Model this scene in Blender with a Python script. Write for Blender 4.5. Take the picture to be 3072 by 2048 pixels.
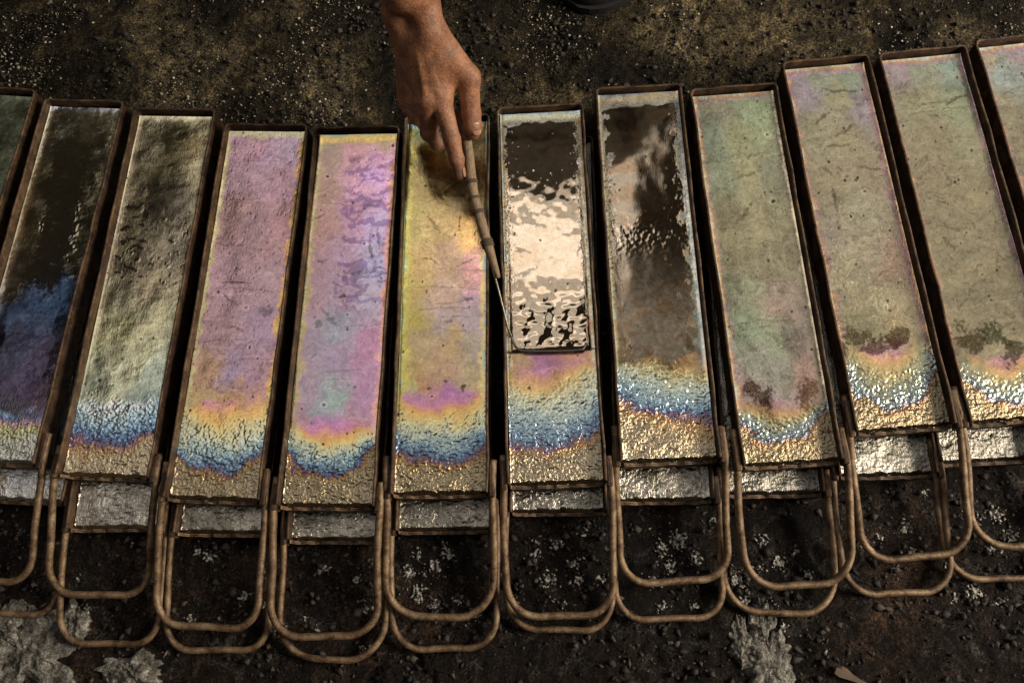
import bpy, math, random
import numpy as np
from mathutils import Vector, Matrix

# ------------------------------------------------------------------ clear
for o in list(bpy.data.objects): bpy.data.objects.remove(o, do_unlink=True)
scene = bpy.context.scene
col = scene.collection

# ------------------------------------------------------------------ measured layout (metres)
CAM=dict(h=0.9304,pitch=1.24602,roll=0.17274,f=2600/3072*36)
UPPER={0:(-0.6780,0.3050,-0.26529),1:(-0.5604,0.2626,-0.24049),2:(-0.4411,0.2259,-0.21647),3:(-0.3292,0.1821,-0.20483),4:(-0.2139,0.1552,-0.18303),5:(-0.0985,0.1479,-0.15839),6:(0.0200,0.1378,-0.13488),7:(0.1366,0.1410,-0.13344),8:(0.2546,0.1175,-0.10785),9:(0.3736,0.1323,-0.09057),10:(0.4852,0.1220,-0.08910),11:(0.6000,0.1170,-0.08029)}
LOWER={1:(-0.5470,0.2230,-0.21500),2:(-0.4458,0.1763,-0.15659),3:(-0.3325,0.1516,-0.17683),4:(-0.2157,0.1243,-0.16995),5:(-0.1028,0.1152,-0.15578),6:(0.0165,0.1136,-0.16116),7:(0.1268,0.1065,-0.16238),8:(0.2383,0.0941,-0.16066),9:(0.3545,0.0932,-0.14201),10:(0.4577,0.0900,-0.12191)}
BODY={0:[(0.0095,0.4207,'6a705a'),(0.0228,0.3669,'565a46'),(0.0257,0.3851,'5b604c')],
1:[(-0.0059,0.4283,'8a8468'),(-0.0211,0.4005,'6e6a58'),(0.0275,0.4025,'6b654f'),(-0.0280,0.3412,'5f5840'),(0.0318,0.3153,'57503c'),(-0.0275,0.2565,'6a6048'),(0.0307,0.2540,'55503c'),(-0.0303,0.2076,'665f4e'),(0.0019,0.1830,'2c4260'),(-0.0169,0.1767,'30425c'),(0.0221,0.1841,'283c56'),(0.0061,0.1470,'383f58'),(-0.0135,0.1255,'3c3c50'),(0.0238,0.1176,'443c50'),(0.0117,0.0871,'453b52'),(0.0325,0.0640,'4a3a48'),(0.0121,0.0483,'3a3a40')],
2:[(-0.0052,0.4344,'8d7f5e'),(-0.0412,0.4247,'857a5a'),(0.0343,0.4231,'9a8f6a'),(-0.0015,0.4135,'6e6a48'),(-0.0344,0.3892,'8a7f62'),(0.0239,0.3904,'8a7a50'),(0.0383,0.3674,'9a8c68'),(-0.0047,0.3435,'6a6040'),(0.0119,0.3101,'5c5438'),(-0.0339,0.3315,'85795a'),(0.0347,0.3275,'857b60'),(-0.0271,0.2705,'7a6e50'),(0.0249,0.2665,'857862'),(-0.0107,0.2386,'857860'),(-0.0186,0.2014,'8f8668'),(-0.0006,0.2124,'8f805f'),(-0.0155,0.1603,'a09a6a'),(0.0092,0.1611,'9f9870'),(0.0012,0.1257,'a8a27c'),(-0.0133,0.1006,'a0a080'),(0.0253,0.1020,'8f9a86'),(-0.0228,0.0760,'8f9a80'),(0.0260,0.0731,'4f6472'),(-0.0127,0.0502,'3a5a74'),(0.0206,0.0515,'33446a'),(-0.0046,0.0341,'2f4a80'),(0.0323,0.0403,'4a3f60')],
3:[(-0.0091,0.4343,'b09a80'),(-0.0382,0.4164,'b08a98'),(-0.0060,0.4109,'b8889c'),(0.0239,0.4228,'a890a0'),(0.0060,0.3994,'a58a9c'),(-0.0220,0.3761,'a5858f'),(0.0259,0.3653,'a8848f'),(-0.0294,0.3200,'a5827f'),(0.0076,0.3095,'a07f85'),(0.0278,0.3098,'a87f82'),(-0.0234,0.2447,'a5838a'),(0.0169,0.2402,'a08288'),(-0.0241,0.1829,'9f7f84'),(0.0245,0.1840,'9a7f90'),(-0.0030,0.1387,'9a8398'),(-0.0262,0.1333,'a8856a'),(0.0222,0.1296,'9c7a88'),(0.0019,0.1050,'a8805a'),(-0.0265,0.1042,'a8905f'),(0.0296,0.1105,'a8807a'),(0.0094,0.0862,'b08a4a'),(-0.0236,0.0853,'b09a60'),(0.0328,0.0869,'b89a60')],
4:[(-0.0025,0.4322,'b89a68'),(-0.0384,0.4269,'9a8f78'),(0.0289,0.4259,'b09a70'),(-0.0061,0.4119,'c08f9a'),(0.0253,0.4029,'cc98b4'),(-0.0307,0.3979,'a88c80'),(-0.0369,0.3527,'a58578'),(0.0074,0.3691,'cf9cb0'),(0.0218,0.3802,'c49ac4'),(-0.0335,0.3142,'a5807a'),(0.0057,0.3248,'b58aa0'),(0.0314,0.3137,'b8a0c0'),(-0.0346,0.2713,'a08088'),(-0.0050,0.2711,'a58698'),(0.0298,0.2657,'a99fb8'),(-0.0348,0.2192,'a0828c'),(-0.0016,0.2294,'a08494'),(0.0278,0.2242,'a89aa8'),(-0.0363,0.1839,'9a8a98'),(-0.0084,0.1939,'95959f'),(-0.0383,0.1542,'98858f'),(-0.0050,0.1543,'9a869a'),(0.0318,0.1691,'b07f9a'),(-0.0397,0.1203,'96828f'),(-0.0014,0.1109,'8fa098'),(-0.0145,0.1014,'8a8f94'),(0.0259,0.1206,'a8809c'),(-0.0323,0.0919,'a8808a'),(0.0012,0.0804,'a874a8'),(-0.0116,0.0688,'b07aa0'),(0.0195,0.0829,'b88a90')],
5:[(-0.0401,0.4244,'98a878'),(-0.0341,0.3952,'b0a268'),(0.0114,0.4050,'a89c68'),(-0.0330,0.3555,'b09a60'),(-0.0125,0.3381,'a8925c'),(0.0272,0.3478,'9a8a60'),(-0.0413,0.3007,'b0a060'),(-0.0067,0.2996,'b89c66'),(0.0278,0.2878,'d0a460'),(-0.0350,0.2579,'b89a62'),(0.0039,0.2567,'b89878'),(0.0330,0.2454,'c89890'),(-0.0389,0.2268,'b0985a'),(0.0045,0.2204,'b89a84'),(0.0333,0.2095,'b0909a'),(-0.0376,0.1861,'a8984a'),(0.0003,0.1901,'a8948f'),(0.0287,0.1944,'a89698'),(-0.0274,0.1610,'a8926c'),(0.0103,0.1601,'b0956a'),(0.0338,0.1546,'a89a88'),(-0.0312,0.1318,'a8905c'),(0.0015,0.1311,'ac8c6c'),(0.0294,0.1209,'a89670'),(-0.0260,0.1125,'a8805c'),(0.0066,0.1047,'a8709c'),(0.0205,0.0926,'a86c98'),(-0.0071,0.0979,'b07880'),(0.0342,0.0971,'b0985c'),(-0.0351,0.1079,'a8a068')],
6:[(-0.0012,0.4099,'c8c0b0'),(-0.0077,0.2453,'cfc4b2'),(-0.0399,0.1313,'a08058'),(-0.0078,0.1250,'8a5a78'),(0.0289,0.1234,'b07a60'),(-0.0036,0.1153,'9a6070'),(-0.0314,0.1070,'b09048'),(0.0234,0.1045,'c08a58'),(-0.0135,0.0967,'b89848')],
7:[(0.0044,0.3835,'c8bca8'),(-0.0043,0.2729,'cbbca4'),(0.0292,0.2183,'b09a80'),(-0.0163,0.1799,'a89074'),(0.0247,0.1678,'a08464'),(-0.0338,0.1312,'9a7850'),(0.0020,0.1197,'8a6640'),(0.0348,0.1279,'a08a68')],
8:[(0.0075,0.4184,'8fa080'),(-0.0138,0.4087,'a09a80'),(0.0256,0.4051,'8f9f78'),(-0.0037,0.3732,'989a70'),(-0.0266,0.3867,'8fa088'),(-0.0290,0.3306,'8f9a80'),(0.0047,0.3276,'a09a70'),(0.0238,0.3260,'8a8a72'),(-0.0313,0.2764,'968f6c'),(0.0050,0.2627,'9a906e'),(-0.0242,0.2233,'958c6a'),(0.0175,0.2200,'8f866a'),(-0.0252,0.1827,'90967a'),(0.0145,0.1696,'a08a80'),(-0.0215,0.1428,'8f9f84'),(0.0041,0.1312,'8f9a80'),(0.0266,0.1295,'8a7a74'),(-0.0225,0.1044,'94988c'),(0.0080,0.0974,'93948a'),(0.0294,0.0912,'a88078'),(-0.0340,0.0863,'a08a88'),(-0.0014,0.0654,'98908c'),(-0.0078,0.0520,'a08a90')],
9:[(-0.0077,0.4177,'98a08f'),(0.0305,0.4075,'8fa090'),(-0.0257,0.4019,'a090a8'),(0.0124,0.3918,'a09a78'),(0.0345,0.3777,'a090a0'),(-0.0252,0.3496,'989074'),(0.0112,0.3343,'9a9070'),(0.0215,0.2887,'9a8a72'),(-0.0231,0.2823,'9a8c70'),(0.0037,0.2472,'a09880'),(-0.0256,0.2184,'a09484'),(0.0092,0.2045,'a89c84'),(0.0279,0.1821,'a88a78'),(-0.0151,0.1761,'a0987c'),(-0.0345,0.1477,'948a70'),(0.0041,0.1341,'a09878'),(-0.0231,0.1121,'948c6a'),(0.0179,0.1132,'988a68')],
10:[(-0.0090,0.4173,'98a088'),(0.0397,0.4118,'8fa8a0'),(-0.0187,0.4185,'a890a0'),(-0.0082,0.3760,'a09a78'),(0.0289,0.3661,'98a080'),(-0.0052,0.3243,'968a6c'),(0.0313,0.3147,'9a9474'),(-0.0128,0.2699,'94866a'),(0.0277,0.2602,'94886a'),(-0.0156,0.2169,'8f8468'),(0.0275,0.2021,'8c8068'),(-0.0183,0.1657,'8a8064'),(0.0265,0.1613,'857a60'),(-0.0142,0.1254,'847a60'),(0.0231,0.1121,'857a62')],
11:[(-0.0318,0.4262,'b0a080'),(0.0036,0.4278,'b09aa8'),(-0.0233,0.4012,'98a8a8'),(-0.0056,0.3931,'98a0a0'),(-0.0366,0.3503,'948c70'),(-0.0293,0.3041,'8a8068'),(-0.0463,0.2406,'80765e')]}
FRONT={1:[(0.0251,0.00),(0.0369,0.12),(0.0486,0.20)],
2:[(0.0202,0.00),(0.0271,0.12),(0.0341,0.18),(0.0435,0.22),(0.0553,0.26),(0.0671,0.31),(0.0791,0.37)],
3:[(0.0213,0.00),(0.0268,0.12),(0.0313,0.20),(0.0385,0.27),(0.0533,0.36),(0.0718,0.45),(0.0860,0.55),(0.0978,0.62)],
4:[(0.0226,0.00),(0.0280,0.12),(0.0338,0.20),(0.0406,0.27),(0.0505,0.36),(0.0620,0.45),(0.0689,0.55),(0.0758,0.65),(0.0851,0.74)],
5:[(0.0220,0.00),(0.0287,0.12),(0.0355,0.18),(0.0423,0.23),(0.0514,0.30),(0.0605,0.37),(0.0721,0.45),(0.0836,0.55),(0.0907,0.65),(0.1001,0.74)],
6:[(0.0227,0.00),(0.0340,0.14),(0.0430,0.20),(0.0567,0.27),(0.0728,0.35),(0.0892,0.42),(0.1010,0.50),(0.1129,0.60),(0.1224,0.70)],
7:[(0.0263,0.00),(0.0376,0.10),(0.0446,0.15),(0.0514,0.19),(0.0608,0.26),(0.0747,0.32),(0.0865,0.40),(0.0960,0.48),(0.1055,0.55)],
8:[(0.0113,0.00),(0.0192,0.10),(0.0247,0.17),(0.0291,0.25),(0.0346,0.33),(0.0404,0.42),(0.0474,0.50),(0.0541,0.60),(0.0611,0.68)],
9:[(0.0110,0.00),(0.0186,0.12),(0.0255,0.22),(0.0323,0.30),(0.0415,0.36),(0.0531,0.44),(0.0648,0.52),(0.0743,0.65),(0.0839,0.74)],
10:[(0.0035,0.00),(0.0106,0.12),(0.0170,0.20),(0.0243,0.30),(0.0344,0.38),(0.0436,0.45),(0.0529,0.60),(0.0623,0.70)]}
BLOBS={8:[(-0.0224,0.0738,0.0104,0.0133,'4a3018'),(0.0261,0.0704,0.0123,0.0161,'4f331a')],
9:[(-0.0302,0.0992,0.0152,0.0123,'4a3a26'),(0.0147,0.0980,0.0114,0.0123,'4a3a26'),(-0.0102,0.0868,0.0285,0.0076,'4a3026'),(-0.0456,0.0900,0.0104,0.0114,'4a3020')],
10:[(-0.0271,0.0903,0.0142,0.0190,'3c2e1a'),(0.0041,0.0897,0.0095,0.0161,'30341c'),(0.0167,0.0695,0.0123,0.0123,'3a3422')],
5:[(-0.0144,0.1122,0.0033,0.0038,'2a2620'),(0.0026,0.1191,0.0028,0.0033,'2a2620'),(0.0212,0.1125,0.0033,0.0043,'2a2620'),(0.0262,0.2122,0.0057,0.0028,'4a4038')],
4:[(-0.0026,0.2294,0.0033,0.0028,'302c24'),(-0.0254,0.1964,0.0038,0.0038,'5c5c54')],
3:[(-0.0104,0.2408,0.0190,0.0019,'3a3034'),(0.0263,0.2069,0.0095,0.0066,'5a4a58')]}
J={'fore': (-0.043, 0.5925, 0.245), 'wrist': (-0.0411, 0.5738, 0.215), 'wristL': (-0.0526, 0.5882, 0.206), 'wristR': (-0.0291, 0.5777, 0.213), 'cmc': (-0.0235, 0.5776, 0.205), 'tmcp': (0.0028, 0.5549, 0.16), 'tip_ip': (-0.0013, 0.5299, 0.132), 'ttip': (-0.0024, 0.5156, 0.117), 'imcp': (-0.0295, 0.5424, 0.154), 'ipip': (-0.026, 0.503, 0.13), 'idip': (-0.0249, 0.4874, 0.116), 'itip': (-0.0253, 0.4763, 0.104), 'mmcp': (-0.0439, 0.5404, 0.154), 'mpip': (-0.0498, 0.5257, 0.116), 'mdip': (-0.0434, 0.5196, 0.102), 'mtip': (-0.0298, 0.5173, 0.1), 'rmcp': (-0.0559, 0.5465, 0.145), 'rpip': (-0.0612, 0.555, 0.106), 'rdip': (-0.0542, 0.5531, 0.092), 'rtip': (-0.0406, 0.5495, 0.098), 'pmcp': (-0.0653, 0.5607, 0.132), 'ppip': (-0.0684, 0.5709, 0.1), 'pdip': (-0.0625, 0.5702, 0.09), 'ptip': (-0.0518, 0.5663, 0.096), 'web0': (-0.0219, 0.5672, 0.185), 'web1': (-0.0193, 0.5548, 0.156)}
STICK=[(-0.0156, 0.5437, 0.122), (-0.0114, 0.5142, 0.106), (-0.0134, 0.4671, 0.098), (-0.0135, 0.449, 0.095), (-0.0118, 0.4332, 0.092), (-0.008, 0.3981, 0.086), (-0.0027, 0.3597, 0.079)]
WIRE=[(-0.0104, 0.398, 0.083), (-0.0106, 0.3915, 0.08), (-0.0063, 0.3632, 0.076), (-0.0037, 0.3339, 0.0665), (-0.002, 0.3121, 0.059), (0.0, 0.3011, 0.0565), (0.0024, 0.2896, 0.0555), (0.0068, 0.2836, 0.0552), (0.0136, 0.2812, 0.0552), (0.0414, 0.2761, 0.0552), (0.0675, 0.2724, 0.0552), (0.0738, 0.2735, 0.0552), (0.077, 0.2789, 0.0555)]
BLADE_Y=0.1410
CRUST=[(-0.557, 0.0656, 0.0603, 0.0477), (-0.5784, 0.0953, 0.0251, 0.0251), (-0.5063, 0.09, 0.0191, 0.0241), (-0.445, 0.0323, 0.0311, 0.0191), (0.1953, -0.0679, 0.0226, 0.0377), (0.1985, -0.0268, 0.0121, 0.0261), (0.1739, -0.0396, 0.0111, 0.0226), (0.1785, -0.0528, 0.0151, 0.0126), (-0.1324, -0.0103, 0.0201, 0.0126), (-0.1822, -0.0147, 0.0151, 0.01)]
SPAT=[(-0.3578, 0.1348, 0.0151), (-0.3716, 0.1418, 0.01), (-0.2408, 0.0991, 0.0111), (-0.3497, 0.0684, 0.0075), (-0.384, 0.0741, 0.0111), (-0.3232, 0.0861, 0.0126), (-0.3009, 0.0735, 0.0075), (-0.2889, 0.0496, 0.0151), (-0.2611, 0.0537, 0.005), (-0.2335, 0.1024, 0.009), (-0.303, 0.1096, 0.006), (-0.1969, 0.054, 0.0151), (-0.2029, 0.0837, 0.01), (-0.1363, 0.0972, 0.0126), (-0.1196, 0.0831, 0.0176), (-0.1041, 0.094, 0.0151), (-0.1411, 0.06, 0.0201), (-0.1249, 0.0442, 0.0176), (-0.102, 0.0447, 0.01), (-0.1074, 0.1037, 0.0075), (-0.1473, 0.0833, 0.0151), (-0.0861, 0.029, 0.0111), (-0.1269, 0.0293, 0.006), (-0.0142, 0.0765, 0.0151), (0.0102, 0.0836, 0.0151), (0.0249, 0.0631, 0.0151), (-0.005, 0.0504, 0.0176), (0.026, 0.0452, 0.0126), (0.0482, 0.0415, 0.0126), (0.0036, 0.0227, 0.01), (-0.0115, 0.0918, 0.0075), (0.0396, 0.0922, 0.01), (0.1361, 0.0667, 0.0201), (0.1164, 0.061, 0.0201), (0.1497, 0.0464, 0.0151), (0.1214, 0.0423, 0.0176), (0.101, 0.0326, 0.0126), (0.1762, 0.0802, 0.009), (0.1389, 0.0002, 0.01), (0.1042, 0.0059, 0.0126), (0.0754, -0.0021, 0.01), (0.184, 0.0186, 0.0151), (0.1874, -0.0036, 0.0126), (0.2199, 0.0523, 0.0151), (0.2317, 0.0281, 0.0151), (0.2514, 0.0336, 0.01), (0.2586, 0.0104, 0.0126), (0.2735, -0.0008, 0.009), (0.2089, 0.0275, 0.01), (0.3202, 0.0352, 0.0151), (0.3388, 0.0365, 0.01), (0.3674, 0.0406, 0.0151), (0.368, 0.0138, 0.0151), (0.3457, 0.0001, 0.01), (0.4349, 0.0379, 0.0201), (0.4622, 0.0377, 0.0176), (0.4677, 0.0144, 0.0151), (0.4463, 0.0049, 0.0151), (0.4, 0.0712, 0.01), (0.4154, -0.0332, 0.0176), (0.3972, -0.0344, 0.01), (0.4378, -0.0455, 0.01), (0.3982, -0.0045, 0.01), (-0.5464, 0.137, 0.01), (-0.5558, 0.134, 0.0075), (-0.49, 0.1006, 0.0075), (-0.4312, 0.0386, 0.0075), (-0.4082, 0.0434, 0.01), (-0.4992, 0.1336, 0.005), (-0.442, 0.1607, 0.007), (-0.2058, 0.0144, 0.007), (0.2079, -0.0113, 0.01), (0.1938, 0.0039, 0.01), (0.2196, -0.0345, 0.009), (0.179, -0.0193, 0.007), (0.2552, -0.0654, 0.007), (-0.2486, 0.0408, 0.006)]
SHOE=(0.1416, 0.7607, 0.0)
SPLINT=(0.2754, -0.094, 0)

# ------------------------------------------------------------------ camera
cd = bpy.data.cameras.new('camera'); cam = bpy.data.objects.new('camera', cd); col.objects.link(cam)
cd.sensor_width = 36; cd.lens = CAM['f']; cd.clip_start = .02; cd.clip_end = 60
cam.matrix_world = (Matrix.Translation((0, 0, CAM['h'])) @ Matrix.Rotation(math.pi/2-CAM['pitch'], 4, 'X')
                    @ Matrix.Rotation(-CAM['roll'], 4, 'Z'))
scene.camera = cam

# ------------------------------------------------------------------ light: a dim workshop with a bright opening overhead
w = bpy.data.worlds.new('World'); scene.world = w; w.use_nodes = True
bg = w.node_tree.nodes['Background']; bg.inputs['Color'].default_value = (1, .80, .58, 1); bg.inputs['Strength'].default_value = .022
def lamp(name, loc, target, sx, sy, power, colr):
    l = bpy.data.lights.new(name, 'AREA'); l.shape = 'RECTANGLE'; l.size = sx; l.size_y = sy; l.energy = power; l.color = colr
    o = bpy.data.objects.new(name, l); col.objects.link(o); o.location = loc
    o.rotation_euler = (Vector(target)-Vector(loc)).to_track_quat('-Z', 'Y').to_euler(); return o
lamp('roof_opening', (-.51, 1.16, 2.25), (-.51, 1.16, 0), 1.68, 2.55, 10.8, (1, .95, .91)).rotation_euler = (0, 0, math.radians(-25))
lamp('right_fill_lamp', (1.66, 1.15, 2.25), (1.66, 1.15, 0), 1.6, 2.2, 8.2, (1, .98, .90)).rotation_euler = (0, 0, math.radians(-8))  # unseen fill panel, added to brighten the right-hand ingots
lamp('highlight_lamp', (.06, 1.48, 2.22), (.06, 1.48, 0), .75, .26, .62, (1, .94, .90)).rotation_euler = (0, 0, math.radians(-25))  # small unseen lamp, added for white highlights in the skimmed ingot
lamp('side_key_lamp', (2.9, -.35, 1.65), (0, .40, .05), 1.1, 1.1, 158, (1, .88, .72))  # unseen key lamp added at right for hand and rods, clear of reflections
vs = scene.view_settings
scene.display_settings.display_device = 'sRGB'
vs.view_transform = 'Standard'; vs.look = 'None'; vs.gamma = 1; vs.exposure = 0.0; vs.use_curve_mapping = False
scene.render.engine = 'CYCLES'

# ------------------------------------------------------------------ noise
class Noise:
    def __init__(s, seed):
        r = np.random.RandomState(seed); s.p = np.tile(r.permutation(256), 2)
        a = r.rand(256)*2*np.pi; s.gx = np.cos(a); s.gy = np.sin(a)
    def __call__(s, x, y):
        xi = np.floor(x).astype(np.int64); yi = np.floor(y).astype(np.int64); xf = x-xi; yf = y-yi
        u = xf**3*(xf*(xf*6-15)+10); v = yf**3*(yf*(yf*6-15)+10)
        def g(ix, iy, fx, fy):
            h = s.p[s.p[ix & 255]+(iy & 255)]; return s.gx[h]*fx+s.gy[h]*fy
        a = g(xi, yi, xf, yf); b = g(xi+1, yi, xf-1, yf); c = g(xi, yi+1, xf, yf-1); d = g(xi+1, yi+1, xf-1, yf-1)
        return ((a*(1-u)+b*u)*(1-v)+(c*(1-u)+d*u)*v)*1.5
def fbm(x, y, seed, octaves=4, gain=.5):
    t = 0*x; a = 1.
    for i in range(octaves):
        t = t+a*Noise(seed*13+i)(x, y); x = x*2.03+7.1; y = y*2.03+3.7; a *= gain
    return t
def sstep(a, b, x):
    t = np.clip((x-a)/(b-a), 0, 1); return t*t*(3-2*t)
def srgb(h):
    c = np.array([int(h[i:i+2], 16)/255 for i in (0, 2, 4)]); return np.where(c <= .04045, c/12.92, ((c+.055)/1.055)**2.4)

# ------------------------------------------------------------------ mesh helpers
def mesh_obj(name, V, F, mat, parent=None, smooth=True, attrs=None):
    me = bpy.data.meshes.new(name); V = np.asarray(V, dtype=np.float32)
    if isinstance(F, np.ndarray):
        n = F.shape[1]; me.vertices.add(len(V)); me.vertices.foreach_set('co', V.ravel())
        me.loops.add(F.size); me.loops.foreach_set('vertex_index', F.astype(np.int32).ravel())
        me.polygons.add(len(F)); me.polygons.foreach_set('loop_start', np.arange(0, F.size, n, dtype=np.int32))
        me.update(calc_edges=True)
    else:
        me.from_pydata([tuple(map(float, v)) for v in V], [], [tuple(f) for f in F])
    if smooth: me.polygons.foreach_set('use_smooth', np.ones(len(me.polygons), dtype=bool))
    if attrs:
        for k, a in attrs.items():
            if a.ndim == 2:
                at = me.attributes.new(k, 'FLOAT_COLOR', 'POINT'); at.data.foreach_set('color', np.c_[a, np.ones(len(a))].astype(np.float32).ravel())
            else:
                at = me.attributes.new(k, 'FLOAT', 'POINT'); at.data.foreach_set('value', a.astype(np.float32))
    me.update()
    o = bpy.data.objects.new(name, me); col.objects.link(o)
    if mat: me.materials.append(mat)
    if parent: o.parent = parent
    return o
def empty(name, loc=(0, 0, 0), rz=0):
    o = bpy.data.objects.new(name, None); col.objects.link(o); o.location = loc; o.rotation_euler = (0, 0, rz); o.empty_display_size = .02; return o
def tag(o, label=None, cat=None, group=None, kind=None):
    if label: o['label'] = label
    if cat: o['category'] = cat
    if group: o['group'] = group
    if kind: o['kind'] = kind
    return o
def grid_faces(nx, ny):
    i = np.arange((nx-1)*(ny-1)); a = (i//(nx-1))*nx+i % (nx-1); return np.stack([a, a+1, a+nx+1, a+nx], 1)
def tube(path, rad, n=12, cap=True, squash=None):
    """swept tube; path list of points, rad scalar or list"""
    P = [Vector(p) for p in path]; R = rad if isinstance(rad, (list, tuple)) else [rad]*len(P)
    V = []; F = []; up = None
    for i, p in enumerate(P):
        t = (P[min(i+1, len(P)-1)]-P[max(i-1, 0)]).normalized()
        if up is None:
            up = Vector((0, 0, 1)) if abs(t.z) < .9 else Vector((1, 0, 0))
        a = (up-t*up.dot(t)).normalized(); b = t.cross(a); up = a
        for k in range(n):
            q = 2*math.pi*k/n; V.append(p+(a*math.cos(q)+b*math.sin(q))*R[i])
    for i in range(len(P)-1):
        for k in range(n):
            F.append((i*n+k, i*n+(k+1) % n, (i+1)*n+(k+1) % n, (i+1)*n+k))
    if cap: F.append(tuple(range(n-1, -1, -1))); F.append(tuple((len(P)-1)*n+k for k in range(n)))
    return V, F
def box(x0, x1, y0, y1, z0, z1):
    V = [(x, y, z) for z in (z0, z1) for y in (y0, y1) for x in (x0, x1)]
    return V, [(0, 2, 3, 1), (4, 5, 7, 6), (0, 1, 5, 4), (2, 6, 7, 3), (0, 4, 6, 2), (1, 3, 7, 5)]
def bevel(o, wd, seg=2):
    m = o.modifiers.new('bevel', 'BEVEL'); m.width = wd; m.segments = seg; m.limit_method = 'ANGLE'; return o
def smooth_path(P, n=8):
    P = [Vector(p) for p in P]; out = []
    for i in range(len(P)-1):
        p0 = P[max(i-1, 0)]; p1 = P[i]; p2 = P[i+1]; p3 = P[min(i+2, len(P)-1)]
        for k in range(n):
            t = k/n
            out.append(.5*((2*p1)+(p2-p0)*t+(2*p0-5*p1+4*p2-p3)*t*t+(3*p1-p0-3*p2+p3)*t**3))
    return out+[P[-1]]

# ------------------------------------------------------------------ materials
class M:
    def __init__(s, name):
        s.m = bpy.data.materials.new(name); s.m.use_nodes = True; s.t = s.m.node_tree; s.b = s.t.nodes['Principled BSDF']
    def n(s, t, **kw):
        x = s.t.nodes.new(t)
        for k, v in kw.items():
            if k in x.inputs: x.inputs[k].default_value = v
            else: setattr(x, k, v)
        return x
    def l(s, a, b): s.t.links.new(a, b)
    def coord(s, kind='Object', scale=(1, 1, 1)):
        c = s.n('ShaderNodeTexCoord'); mp = s.n('ShaderNodeMapping'); mp.inputs['Scale'].default_value = scale
        s.l(c.outputs[kind], mp.inputs['Vector']); return mp.outputs['Vector']
    def noise(s, vec, scale, detail=5, rough=.6, dist=0):
        x = s.n('ShaderNodeTexNoise'); x.inputs['Scale'].default_value = scale; x.inputs['Detail'].default_value = detail
        x.inputs['Roughness'].default_value = rough; x.inputs['Distortion'].default_value = dist; s.l(vec, x.inputs['Vector']); return x.outputs['Fac']
    def ramp(s, fac, stops):
        r = s.n('ShaderNodeValToRGB'); e = r.color_ramp.elements
        while len(e) < len(stops): e.new(.5)
        for x, (p, c) in zip(e, stops): x.position = p; x.color = (*c, 1) if len(c) == 3 else c
        s.l(fac, r.inputs['Fac']); return r.outputs['Color']
    def mix(s, fac, a, b, mode='MIX'):
        x = s.n('ShaderNodeMix', data_type='RGBA', blend_type=mode)
        for v, i in ((fac, 0), (a, 6), (b, 7)):
            if hasattr(v, 'links') or isinstance(v, bpy.types.NodeSocket): s.l(v, x.inputs[i])
            elif i == 0: x.inputs[0].default_value = v
            else: x.inputs[i].default_value = (*v, 1)
        return x.outputs[2]
    def math(s, op, a, b=0.):
        x = s.n('ShaderNodeMath', operation=op)
        for v, i in ((a, 0), (b, 1)):
            if isinstance(v, bpy.types.NodeSocket): s.l(v, x.inputs[i])
            else: x.inputs[i].default_value = v
        return x.outputs[0]
    def bump(s, h, strength, dist=.001, prev=None):
        x = s.n('ShaderNodeBump'); x.inputs['Strength'].default_value = strength; x.inputs['Distance'].default_value = dist
        s.l(h, x.inputs['Height'])
        if prev is not None: s.l(prev, x.inputs['Normal'])
        return x.outputs['Normal']
    def attr(s, name, out='Color'):
        return s.n('ShaderNodeAttribute', attribute_name=name).outputs[out]
    def set(s, **kw):
        for k, v in kw.items():
            k = k.replace('_', ' ')
            if isinstance(v, bpy.types.NodeSocket): s.l(v, s.b.inputs[k])
            else: s.b.inputs[k].default_value = v
        return s.m

def make_rust(name, dark, mid, light, rough=.62, metal=.35, edge=False):
    m = M(name); v = m.coord('Object'); oi = m.n('ShaderNodeObjectInfo').outputs['Random']
    off = m.n('ShaderNodeVectorMath', operation='ADD'); m.l(v, off.inputs[0])
    cx = m.n('ShaderNodeCombineXYZ'); m.l(m.math('MULTIPLY', oi, 3.), cx.inputs[0]); m.l(m.math('MULTIPLY', oi, 7.), cx.inputs[1]); m.l(cx.outputs[0], off.inputs[1])
    v = off.outputs[0]
    a = m.noise(v, 60, 8, .72, .5); b = m.noise(v, 420, 4, .6); f = m.noise(v, 1500, 2, .6)
    c = m.ramp(a, [(.38, dark), (.5, mid), (.63, light)])
    c = m.mix(m.ramp(b, [(.35, (.0, .0, .0)), (.65, (.65, .65, .65))]), m.mix(1., c, (.55, .5, .47), 'MULTIPLY'), c)
    c = m.mix(m.ramp(f, [(.66, (0, 0, 0)), (.72, (.6, .6, .6))]), c, (.45, .36, .26))
    if edge:
        bv = m.n('ShaderNodeBevel', samples=4); bv.inputs['Radius'].default_value = .0022; ge = m.n('ShaderNodeNewGeometry')
        dt = m.n('ShaderNodeVectorMath', operation='DOT_PRODUCT'); m.l(bv.outputs[0], dt.inputs[0]); m.l(ge.outputs['Normal'], dt.inputs[1])
        e = m.ramp(dt.outputs['Value'], [(.80, (1, 1, 1)), (.97, (0, 0, 0))])
        e = m.mix(1., e, m.ramp(a, [(.42, (.15, .15, .15)), (.6, (1, 1, 1))]), 'MULTIPLY'); c = m.mix(e, c, (.36, .25, .14))
    r = m.math('ADD', m.math('MULTIPLY', b, .3), rough-.15)
    return m.set(Base_Color=c, Metallic=metal, Roughness=r, Normal=m.bump(f, .6, .0008, m.bump(a, .35, .002)))
RUST = make_rust('rusty_steel', (.024, .012, .007), (.075, .040, .021), (.17, .10, .052), edge=True)
ROD = make_rust('rusty_rod', (.075, .043, .023), (.24, .155, .084), (.42, .31, .19), .46, .35)

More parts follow.
